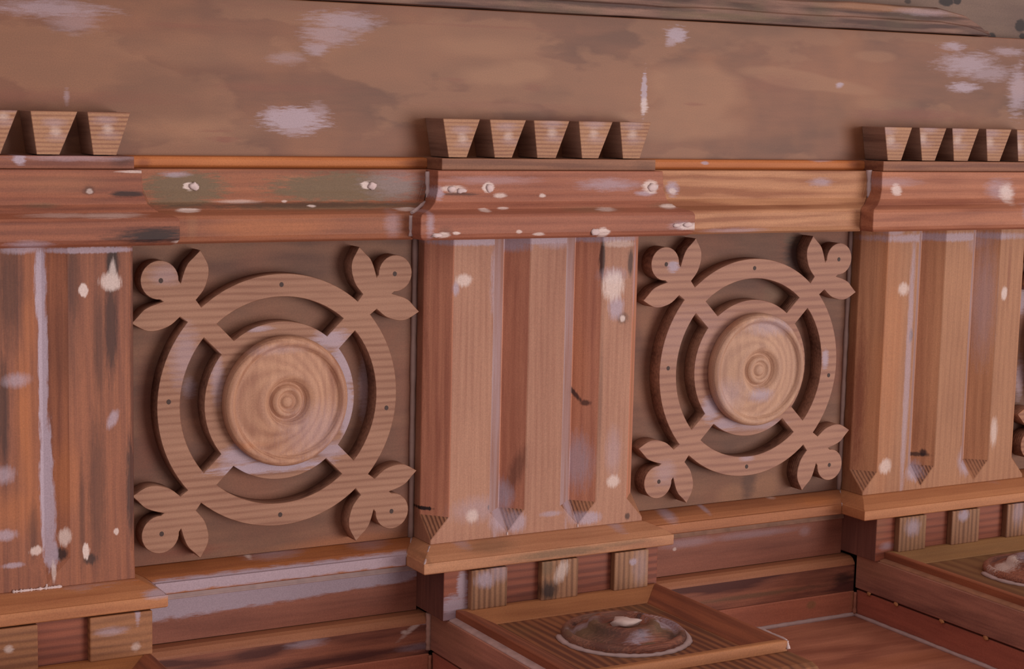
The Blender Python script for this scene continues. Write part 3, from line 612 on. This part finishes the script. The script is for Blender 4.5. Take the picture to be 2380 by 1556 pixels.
for i in range(3):
    x0 = X1 + DX[i] + .001; x1 = X0 + (DX[i + 1] if i < 2 else DX[2] + PITCH) - .001
    v = -.03
    sp = [[S(650, 1290, 60, 12, 'lav', .6, .9, val=v), S(592, 1298, 8, 8, 'white', .9, .6, val=v), S(835, 1270, 10, 6, 'lav', .6, 1, val=v), S(400, 1350, 40, 6, 'lav', .6, 1, val=v), S(870, 1268, 40, 10, 'lav', .4, 1, val=v)]
          + [S(400 + 60 * k, 1364 - 7.1 * k, 60, 15, 'lav', .9, .35, val=-.042) for k in range(10)],
          [S(1560, 1200, 14, 12, 'lav', .6, 1, val=v), S(1650, 1185, 6, 10, 'lav', .6, 1, val=v), S(1700, 1240, 120, 6, 'lav', .5, 1, val=-.042), S(1850, 1218, 100, 6, 'lav', .45, 1, val=-.042), S(1815, 1163, 10, 4, 'white', .5, .8, val=v), S(1900, 1165, 40, 8, 'orange', .5, 1, val=v)], []][i]
    lab = ['orange moulding with a grey filler-smeared lower edge below the left rosette panel', 'orange moulding below the right rosette panel', 'orange moulding below the sliver panel beyond the right edge'][i]
    t = thing('bed_moulding', ((x0 + x1) / 2, -.02, -.4545), lab, 'moulding')
    mc_ = wood('bed_wood', *[((172, 106, 62), (134, 74, 46)), ((172, 110, 74), (138, 82, 56)), ((170, 110, 74), (140, 84, 56))][i], 'x', rings=260, warp=1.4, fine=200, contrast=.3, finec=.3, blotch=.4, base=tuple(t.location), seed=91 + i, spots=sp, bump=.1, ragged=.5)
    mb = MB(); sweep_straight(mb, [(0, -.4235)] + [(-a_, z) for a_, b_, z in BEDF[1:-1]] + [(0, -.4545)], x0, x1, offs=[.0002] + [p[1] + .0002 for p in BEDF[1:-1]] + [BEDF[-2][1]]); mb.build('moulding', mc_, t, .0008)
    if i == 1: bead((X0 + PITCH - .004, -.004, -.4245), (X0 + PITCH - .030, -.0420, -.4400), .0014, 'caulk_bead', M_CAULK, t, .3, 10, 12)
    if i == 0: bead((X0 - .004, -.004, -.4245), (X0 - .030, -.0420, -.4400), .0016, 'caulk_bead', M_CAULK, t, .3, 10, 13)

# ================================================================ RECESS BOARDS under the panels
VX0, VX1, VY = .414, .774, -.085
for i in range(3):
    x0 = VX1 + DX[i]; x1 = VX0 + (DX[i + 1] if i < 2 else DX[2] + PITCH)
    v = 0
    sp = [[S(480 + 60 * k, 1400 - 8.3 * k, 66, 27 - k * 1.3, 'white' if 0 else 'lav', 1, .35, val=v) for k in range(-2, 8)] + [S(880, 1345, 30, 12, 'lav', .5, 1, val=v), S(660, 1500, 40, 8, 'lav', .0, 1, val=v), S(400, 1440, 60, 20, 'lav', .0, 1, val=v)],
          [S(1600, 1262, 60, 10, 'lav', .45, 1, val=v), S(1750, 1242, 90, 8, 'lav', .4, 1, val=v), S(1870, 1235, 12, 10, 'lav', .3, 1, val=v), S(1568, 1277, 4, 4, 'white', .8, .7, val=v)], []][i]
    lab = ['dark recessed board below the left rosette panel, upper half greyed by filler', 'dark recessed board below the right rosette panel', 'dark recessed board beyond the right edge'][i]
    t = thing('recess_board', ((x0 + x1) / 2, .01, -.5325), lab, 'board')
    mc_ = wood('recess_wood', (154, 94, 76), (116, 66, 54), 'x', rings=120, warp=1.4, fine=200, contrast=.3, finec=.3, blotch=.4, base=tuple(t.location), seed=101 + i, spots=sp, ragged=.5)
    mb = MB(); mb.box((x0, 0, -.5325), (x1, .023, -.4550)); mb.build('board', mc_, t)
    if i < 2:
        mb = MB(); sweep_straight(mb, [(0, -.4562), (-.0055, -.4690), (-.0065, -.4705), (-.0050, -.4725), (0, -.4735)], x0 + .001, x1 - .001)
        mb.build('caulk_bead', M_CAULK if i == 0 else simple('dirty_caulk', (150, 112, 96), .7), t, .0006)
    # ledge board
    lab = ['dark streaked ledge board at the bottom left, below the recess', 'dark streaked ledge board behind the right coffer', 'ledge board beyond the right edge'][i]
    t = thing('ledge_board', ((x0 + x1) / 2, -.01, -.590), lab, 'board')
    v = -.028
    sp = [[S(712, 1497, 36, 9, 'lav', .65, 1, val=v), S(965, 1455, 34, 6, 'white', .7, .8, val=v, ang=35), S(985, 1445, 14, 6, 'lav', .8, .8, val=v), S(940, 1470, 8, 4, 'white', .8, .8, val=v), S(970, 1505, 40, 8, 'lav', .35, 1, val=v)],
          [S(1900, 1340, 70, 30, 'dark', .4, 1.1, val=v), S(1960, 1345, 20, 12, 'soot', .7, 1, val=v), S(1750, 1385, 150, 5, 'moss', .6, 1, val=v), S(1990, 1330, 6, 34, 'soot', .9, .8, val=v)], []][i]
    mc_ = wood('ledge_wood', (168, 104, 82), (88, 48, 44), 'x', rings=150, warp=2.4, fine=160, contrast=.8, finec=.35, blotch=.4, base=tuple(t.location), seed=111 + i * 2, spots=sp)
    mt_ = wood('ledge_top', (178, 118, 86), (148, 92, 68), 'x', rings=200, warp=1, fine=160, contrast=.3, finec=.3, blotch=.4, base=tuple(t.location), seed=115 + i)
    mb = MB(); sweep_straight(mb, [(.023, -.5335), (-.016, -.5337), (-.0225, -.5365), (-.0275, -.5425), (-.0285, -.546), (-.028, -.590), (.023, -.590)], x0 + .004, x1 + .0072)
    ob = mb.build('board', [mc_, mt_], t)
    for p in ob.data.polygons:
        if p.normal.z > .25: p.material_index = 1
    t_ledge = t
    # red lower board
    lab = ['reddish board below the ledge at the bottom edge', 'reddish board at the back of the right coffer', 'reddish board beyond the right edge'][i]
    t = thing('coffer_board', ((x0 + x1) / 2, -.01, -.6315), lab, 'board')
    mc_ = wood('coffer_red', (188, 114, 90), (146, 84, 68), 'x', rings=90, warp=1.4, fine=150, contrast=.25, finec=.3, blotch=.4, base=tuple(t.location), seed=121 + i, spots=[S(1885, 1407, 7, 6, 'pale', .9, .8, val=-.03), S(1985, 1390, 8, 40, 'pale', .5, 1, val=-.03)])
    mb = MB(); mb.box((x0 + .012, -.031, -.6315), (x1 + .007, .023, -.5905)); mb.build('board', mc_, t, .0015)
    if i < 2:
        xa = x0 + .012; xb = x1 + .007
        bead((xa, -.033, -.630), (xb, -.033, -.630), .0042, 'caulk_bead', M_CAULK, t, .12, 40, 20 + i)
        xq = .4225 + (0 if i == 0 else PITCH)
        if i == 0: bead((xq - .003, -.030, -.5845), (xq - .003, -.030, -.530), .0042, 'caulk_bead', simple('brown_caulk', (158, 122, 112), .7), t_ledge, .15, 14, 22)
        bead((xq - .002, -.034, -.628), (xq - .002, -.034, -.592), .0030, 'caulk_bead', simple('red_caulk', (150, 96, 78), .7), t, .3, 10, 23)

# soffit sheet (the coffer floor as seen here)
t = thing('soffit_board', (.8, -.35, -.650), 'brown striped sheet at the bottom, between the two projecting slabs', 'board')
mso = wood('soffit_wood', (198, 130, 104), (150, 90, 72), 'x', rings=130, warp=2.2, fine=130, contrast=.6, finec=.3, blotch=.4, base=tuple(t.location), seed=131,
           spots=[S(1900, 1470, 160, 14, 'moss', .0, 1, 'z', -.632), S(2100, 1535, 140, 10, 'orange', .25, 1, 'z', -.632)])
mb = MB(); mb.box((-.9, -.80, -.650), (2.6, .023, -.6318)); mb.build('board', mso, t)

# ================================================================ VIA BLOCKS with dentils
for i, dx in enumerate(DX):
    lab = ['reddish board with small square blocks, bottom left corner below the leftmost sill moulding', 'reddish board with three small square blocks below the middle sill moulding', 'reddish board with small square blocks below the right-hand sill moulding'][i]
    t = thing('backing_board', (0.594 + dx, -.04, -.5275), lab, 'board', 'backing boards behind the small square blocks')
    v = VY
    sp = [[S(330, 1420, 12, 40, 'lav', .5, 1, val=v), S(340, 1530, 26, 10, 'white', .7, .7, val=v)],
          [S(1075, 1365, 12, 40, 'lav', .9, .5, val=v), S(1055, 1410, 30, 24, 'lav', .9, .6, val=v), S(1045, 1435, 24, 10, 'lav', .8, .7, val=v), S(1240, 1390, 60, 14, 'dark', .35, 1, val=v)],
          [S(2060, 1270, 14, 8, 'lav', .5, 1, val=v), S(2040, 1180, 20, 60, 'pale', .3, 1, val=v)]][i]
    mc_ = wood('backing_wood', (160, 90, 68), (114, 60, 48), 'x', rings=520, warp=1.6, fine=200, contrast=.5, finec=.35, blotch=.4, base=tuple(t.location), seed=141 + i, spots=sp)
    ms_ = wood('backing_side', (140, 90, 78), (96, 58, 54), 'z', rings=200, warp=1.6, fine=200, contrast=.3, finec=.35, blotch=.4, base=tuple(t.location), seed=145 + i)
    mb = MB(); mb.box((VX0 + dx, VY, -.5278), (VX1 + dx, .022, -.4550)); ob = mb.build('board', [mc_, ms_], t, .0015)
    for p in ob.data.polygons:
        if abs(p.normal.x) > .7: p.material_index = 1
    for k, (a_, b_) in enumerate(((.452, .510), (.566, .628), (.690, .750))):
        if i == 0 and k == 2: a_, b_ = .6925, .7735
        which = ['left', 'central', 'right'][k] if i else ['first', 'second', 'third'][k]
        own = ['small square block at the bottom left corner', 'small square block under the middle sill moulding', 'small square block under the right-hand sill moulding'][i]
        d = thing('dentil_block', ((a_ + b_) / 2 + dx, -.09, -.507), f'{own}, {which} of the three, above the slab frame', 'block', 'small square blocks under the sill mouldings')
        sg = {(1, 0): [S(1130, 1350, 20, 18, 'lav', .8, .8, val=-.1), S(1160, 1335, 20, 20, 'lav', .5, 1, val=-.1)], (1, 1): [S(1308, 1330, 12, 26, 'white', .75, .7, val=-.1, ang=-25), S(1278, 1375, 20, 20, 'soot', .9, .9, val=-.1), S(1275, 1320, 14, 16, 'moss', .6, 1, val=-.1)],
              (1, 2): [S(1475, 1308, 8, 8, 'lav', .9, .7, val=-.1), S(1490, 1320, 16, 40, 'lav', .3, 1, val=-.1)], (2, 0): [S(2125, 1228, 16, 18, 'lav', .75, .9, val=-.1)], (2, 1): [S(2243, 1200, 12, 12, 'lav', .9, .8, val=-.1)], (2, 2): [S(2370, 1190, 12, 30, 'lav', .5, 1, val=-.1)],
              (0, 2): [S(260, 1470, 26, 9, 'lav', .6, 1, val=-.1), S(322, 1420, 5, 30, 'lav', .8, .7, val=-.1), S(318, 1505, 8, 10, 'white', .6, .8, val=-.1)], (0, 1): [S(22, 1512, 8, 9, 'white', .7, .8, val=-.1)]}.get((i, k), [])
        if i == 0: mgd = wood('dentil_wood', (162, 108, 74), (122, 76, 52), 'x', rings=620, warp=1.6, fine=160, contrast=.55, finec=.3, blotch=.3, base=tuple(d.location), seed=150 + k, spots=sg)
        else: mgd = wood('dentil_wood', (168, 120, 90), (116, 76, 56), 'z', rings=700, warp=.8, fine=260, contrast=.6, finec=.3, blotch=.3, base=tuple(d.location), seed=150 + k + 3 * i, spots=sg, tint=((136, 104, 72), .35))
        mb = MB(); mb.box((a_ + dx, -.097, -.5135), (b_ + dx, VY, -.4560)); mb.build('block', mgd, d, .0018)

# ================================================================ MUTULES
SX0, SX1 = .4215, .776
ZT, ZB = -.5280, -.5850
for i, dx in enumerate(DX):
    lab = ['projecting slab whose framed top just shows at the bottom left corner', 'projecting framed slab with a worn round rosette, bottom centre', 'projecting framed slab with a rosette at the lower right corner'][i]
    t = thing('mutule_slab', (0.60 + dx, -.24, ZB), lab, 'carved slab', 'projecting slabs at the bottom')
    b_ = tuple(t.location)
    zc = ZT
    mtop = wood('slab_top', [(150, 92, 62), (156, 98, 66), (140, 100, 66)][i], [(104, 56, 40), (100, 56, 42), (112, 72, 48)][i], 'y', rings=[420, 430, 200][i], warp=1.2, fine=160, contrast=.75, finec=.3, blotch=.3, base=b_, seed=161 + i, tint=((120, 92, 60), .5), power=1.2)
    mside = wood('slab_side', (186, 126, 108), (124, 80, 72), 'y', rings=500, warp=1.6, fine=160, contrast=.5, finec=.35, blotch=.4, base=b_, seed=164 + i,
                 spots=[((SX0 + dx, -.075, -.545), (.05, .06, .03), 'pale', .3, .8, 0)])
    # slab with a rounded nose
    mb = MB(); yb_, yn = -.031 + .0, -.475
    prof = [(yb_, ZB), (yb_, ZT), (-.452, ZT), (-.462, ZT - .003), (-.470, ZT - .011), (-.475, ZT - .024), (-.476, ZB)]
    A = [(SX0 + dx, y, z) for y, z in prof]; B = [(SX1 + dx, y, z) for y, z in prof]
    for k in range(len(prof)):
        k2 = (k + 1) % len(prof); mb.face([A[k], A[k2], B[k2], B[k]], 0)
    mb.face(A, 1); mb.face(B[::-1], 1)
    mb.build('slab', [mtop, mside], t, .0015, seg=1)
    # board beneath the slab, standing slightly back, with an open joint above it
    mred = wood('slab_base', (180, 102, 84), (134, 72, 62), 'y', rings=90, warp=1.4, fine=150, contrast=.25, finec=.3, blotch=.4, base=b_, seed=167 + i,
                spots=[S(2055, 1413, 6, 5, 'pale', .9, .8, 'y', -.11), S(2297, 1490, 7, 6, 'pale', .9, .8, 'y', -.3), S(2290, 1488, 10, 7, 'pale', .4, .8, 'y', -.3)])
    mb = MB(); mb.box((SX0 + dx + .0030, -.468, -.6316), (SX1 + dx - .003, -.032, ZB - .0035)); mb.build('base_board', mred, t, .0012)
    mb = MB(); mb.box((SX0 + dx + .010, -.46, ZB - .0045), (SX1 + dx - .01, -.035, ZB + .001)); mb.build('joint_packer', M_NAIL, t)
    if i:
        bead((SX0 + dx - .0005, -.034, -.6300), (SX0 + dx - .0005, -.78 if i == 2 else -.47, -.6300), .0036, 'caulk_bead', M_CAULK, t, .12, 50, 30 + i)
    for k, yy in enumerate((-.065, -.13, -.235, -.33)):
        if i == 2: lump((SX0 + dx + .001, yy, ZB - .002), (.002, .004), .005, 'filler_blob', simple('putty', (170, 116, 78), .7), t, 60 + k)
    # picture-frame moulding: ridge at the outside, sloping to the field
    ox0, ox1, oy0, oy1 = .4335 + dx, .772 + dx, -.0855, -.402
    wd, zo, zi = .043, -.5125, -.5272
    def member(P_out0, P_out1, P_in0, P_in1, mat, nm='frame_strip'):
        o0, o1, i0, i1 = map(Vector, (P_out0, P_out1, P_in0, P_in1)); m_ = MB()
        secs = [(0, zc), (0, zo - .001), (.06, zo), (.22, zo - .0002), (.45, zo - .004), (.72, zo - .0095), (.95, zi + .001), (1, zc)]
        A = [tuple((o0.lerp(i0, s_).x, o0.lerp(i0, s_).y, z)) for s_, z in secs]; B = [tuple((o1.lerp(i1, s_).x, o1.lerp(i1, s_).y, z)) for s_, z in secs]
        for k in range(len(secs) - 1): m_.face([A[k], A[k + 1], B[k + 1], B[k]])
        m_.face([A[0], B[0], B[-1], A[-1]]); m_.face(A); m_.face(B[::-1])
        return m_.build(nm, mat, t, .0006, seg=1)
    O = [(ox0, oy0), (ox1, oy0), (ox1, oy1), (ox0, oy1)]; I = [(ox0 + wd, oy0 - wd), (ox1 - wd, oy0 - wd), (ox1 - wd, oy1 + wd), (ox0 + wd, oy1 + wd)]
    e = [(*p, 0) for p in O]; f_ = [(*p, 0) for p in I]
    mx = wood('frame_wood', [(176, 112, 66), (176, 116, 76), (160, 116, 74)][i], [(140, 84, 50), (144, 88, 56), (134, 94, 60)][i], 'x', rings=260, warp=1.2, fine=180, contrast=.3, finec=.3, blotch=.4, base=b_, seed=171 + i,
              spots=[S(1715, 1496, 10, 5, 'lav', .8, .7, 'y', -.4), S(1750, 1505, 20, 8, 'lav', .0, .7, 'y', -.4)])
    my = wood('frame_wood_side', (158, 90, 62), (112, 60, 44), 'y', rings=260, warp=1.4, fine=180, contrast=.4, finec=.35, blotch=.4, base=b_, seed=174 + i)
    member(e[0], e[1], f_[0], f_[1], mx); member(e[1], e[2], f_[1], f_[2], my); member(e[2], e[3], f_[2], f_[3], mx); member(e[3], e[0], f_[3], f_[0], my)
    # caulk along the left and the front right corner of the frame
    mb = MB(); sx0 = SX0 + dx
    sweep = [(sx0 + .0012, ZT), (sx0 + .0025, ZT + .0022), (ox0 + .001, ZT + .0042), (ox0 + .001, ZT)]
    y_a, y_b = -.0855, -.40
    A = [(x, y_a, z) for x, z in sweep]; B = [(x, y_b, z) for x, z in sweep]
    for k in range(4): mb.face([A[k], A[(k + 1) % 4], B[(k + 1) % 4], B[k]])
    mb.face(A); mb.face(B[::-1]); mb.build('caulk_bead', simple('slab_edge_filler', [(172, 142, 144), (172, 142, 140), (150, 104, 82)][i], .7), t, .0008)
    if i == 1:
        bead((ox1 + .0008, -.335, zo - .002), (ox1 + .0012, oy1 + .004, zo - .002), .0026, 'caulk_bead', M_CAULK, t, .3, 14, 41)
        bead((ox1 + .0012, oy1 + .003, zo - .002), (ox1 + .001, oy1 - .001, zo - .012), .0026, 'caulk_bead', M_FILL, t, .3, 6, 42)
    # rosette lying on the field
    cx, cy = .6070 + dx, -.2520
    h_ = [(.0845, 0), (.0865, .005), (.0850, .0095), (.081, .0128), (.0765, .0124), (.0740, .0072), (.0700, .0070), (.0660, .0112), (.056, .0142), (.0510, .0158), (.0485, .0225), (.043, .0252), (.037, .0242), (.0335, .0172), (.027, .0172), (.022, .0186), (.012, .0200), (0, .0205)]
    mbr = lathe(h_); mbr.v = [(x + cx, cy + z, ZT - y - .0004) for x, y, z in mbr.v]
    if i == 1:
        spr = [((cx - .055, cy + .01, -.51), (.025, .03, .03), 'moss', .8, 1, 0), ((cx + .035, cy - .03, -.51), (.03, .02, .03), 'moss', .8, 1, 0), ((cx + .062, cy - .002, -.51), (.02, .03, .03), 'lav', .8, .9, 0), ((cx + .055, cy + .025, -.51), (.016, .012, .03), 'white', .8, .8, 0),
               ((cx - .01, cy - .055, -.51), (.018, .008, .03), 'lav', .7, 1, 0), ((cx - .05, cy + .03, -.51), (.02, .01, .03), 'lav', .5, 1, 0), ((cx, cy, -.51), (.03, .03, .03), 'red', .6, .8, 0), ((cx + .05, cy - .05, -.51), (.016, .012, .03), 'soot', .6, 1, 0), ((cx - .045, cy - .02, -.51), (.02, .02, .03), 'dark', .5, 1, 0)]
        rr_ = random.Random(9)
        for q in range(22):
            a1, r1 = rr_.uniform(0, 6.28), rr_.uniform(.015, .078)
            spr.append(((cx + r1 * math.cos(a1), cy + r1 * math.sin(a1), ZT + .014), (rr_.uniform(.004, .011), rr_.uniform(.004, .009), .03), rr_.choice(['moss', 'lav', 'red', 'dark', 'pale', 'lav', 'moss']), .8, .7, 0))
    else: spr = [((cx - .05, cy + .02, -.51), (.03, .02, .03), 'white', .8, .8, 0), ((cx - .01, cy - .02, -.51), (.03, .03, .03), 'dark', .8, 1, 0), ((cx + .02, cy + .03, -.51), (.03, .02, .03), 'lav', .6, 1, 0)]
    mro = wood('worn_rosette', (170, 106, 84), (100, 56, 48), 'x', rings=260, warp=4, fine=420, contrast=.5, finec=.7, blotch=.5, tint=((150, 124, 110), .4), base=b_, seed=181 + i, spots=spr, bump=.4, ragged=1.3)
    mbr.build('rosette', mro, t, weld=1e-6)
    # caulk ring round it, open at the back
    mb = MB(); rings = []; rn = random.Random(5)
    for k in range(61):
        a_ = math.radians(-205 + 250 * k / 60); rr = .0890; rad = .0042 * (1 + rn.uniform(-.2, .2))
        c = Vector((cx + rr * math.cos(a_), cy + rr * math.sin(a_), ZT + .001)); u = Vector((math.cos(a_), math.sin(a_), 0))
        rings.append([c + u * math.cos(q * math.pi / 3) * rad * 1.2 + Vector((0, 0, 1)) * math.sin(q * math.pi / 3) * rad * .7 for q in range(6)])
    for k in range(60):
        for q in range(6): mb.face([rings[k][q], rings[k][(q + 1) % 6], rings[k + 1][(q + 1) % 6], rings[k + 1][q]], 0, True)
    mb.face(rings[0]); mb.face(rings[-1]); mb.build('caulk_ring', M_CAULK, t)
    if i == 1:
        bm_ = lump((cx + .001, cy - .004, ZT + .0215), (.021, .0065), .019, 'filler_blob', simple('white_filler', (205, 180, 176), .7, .1), t, 77)
        bm_.data.transform(Matrix.Identity(4))
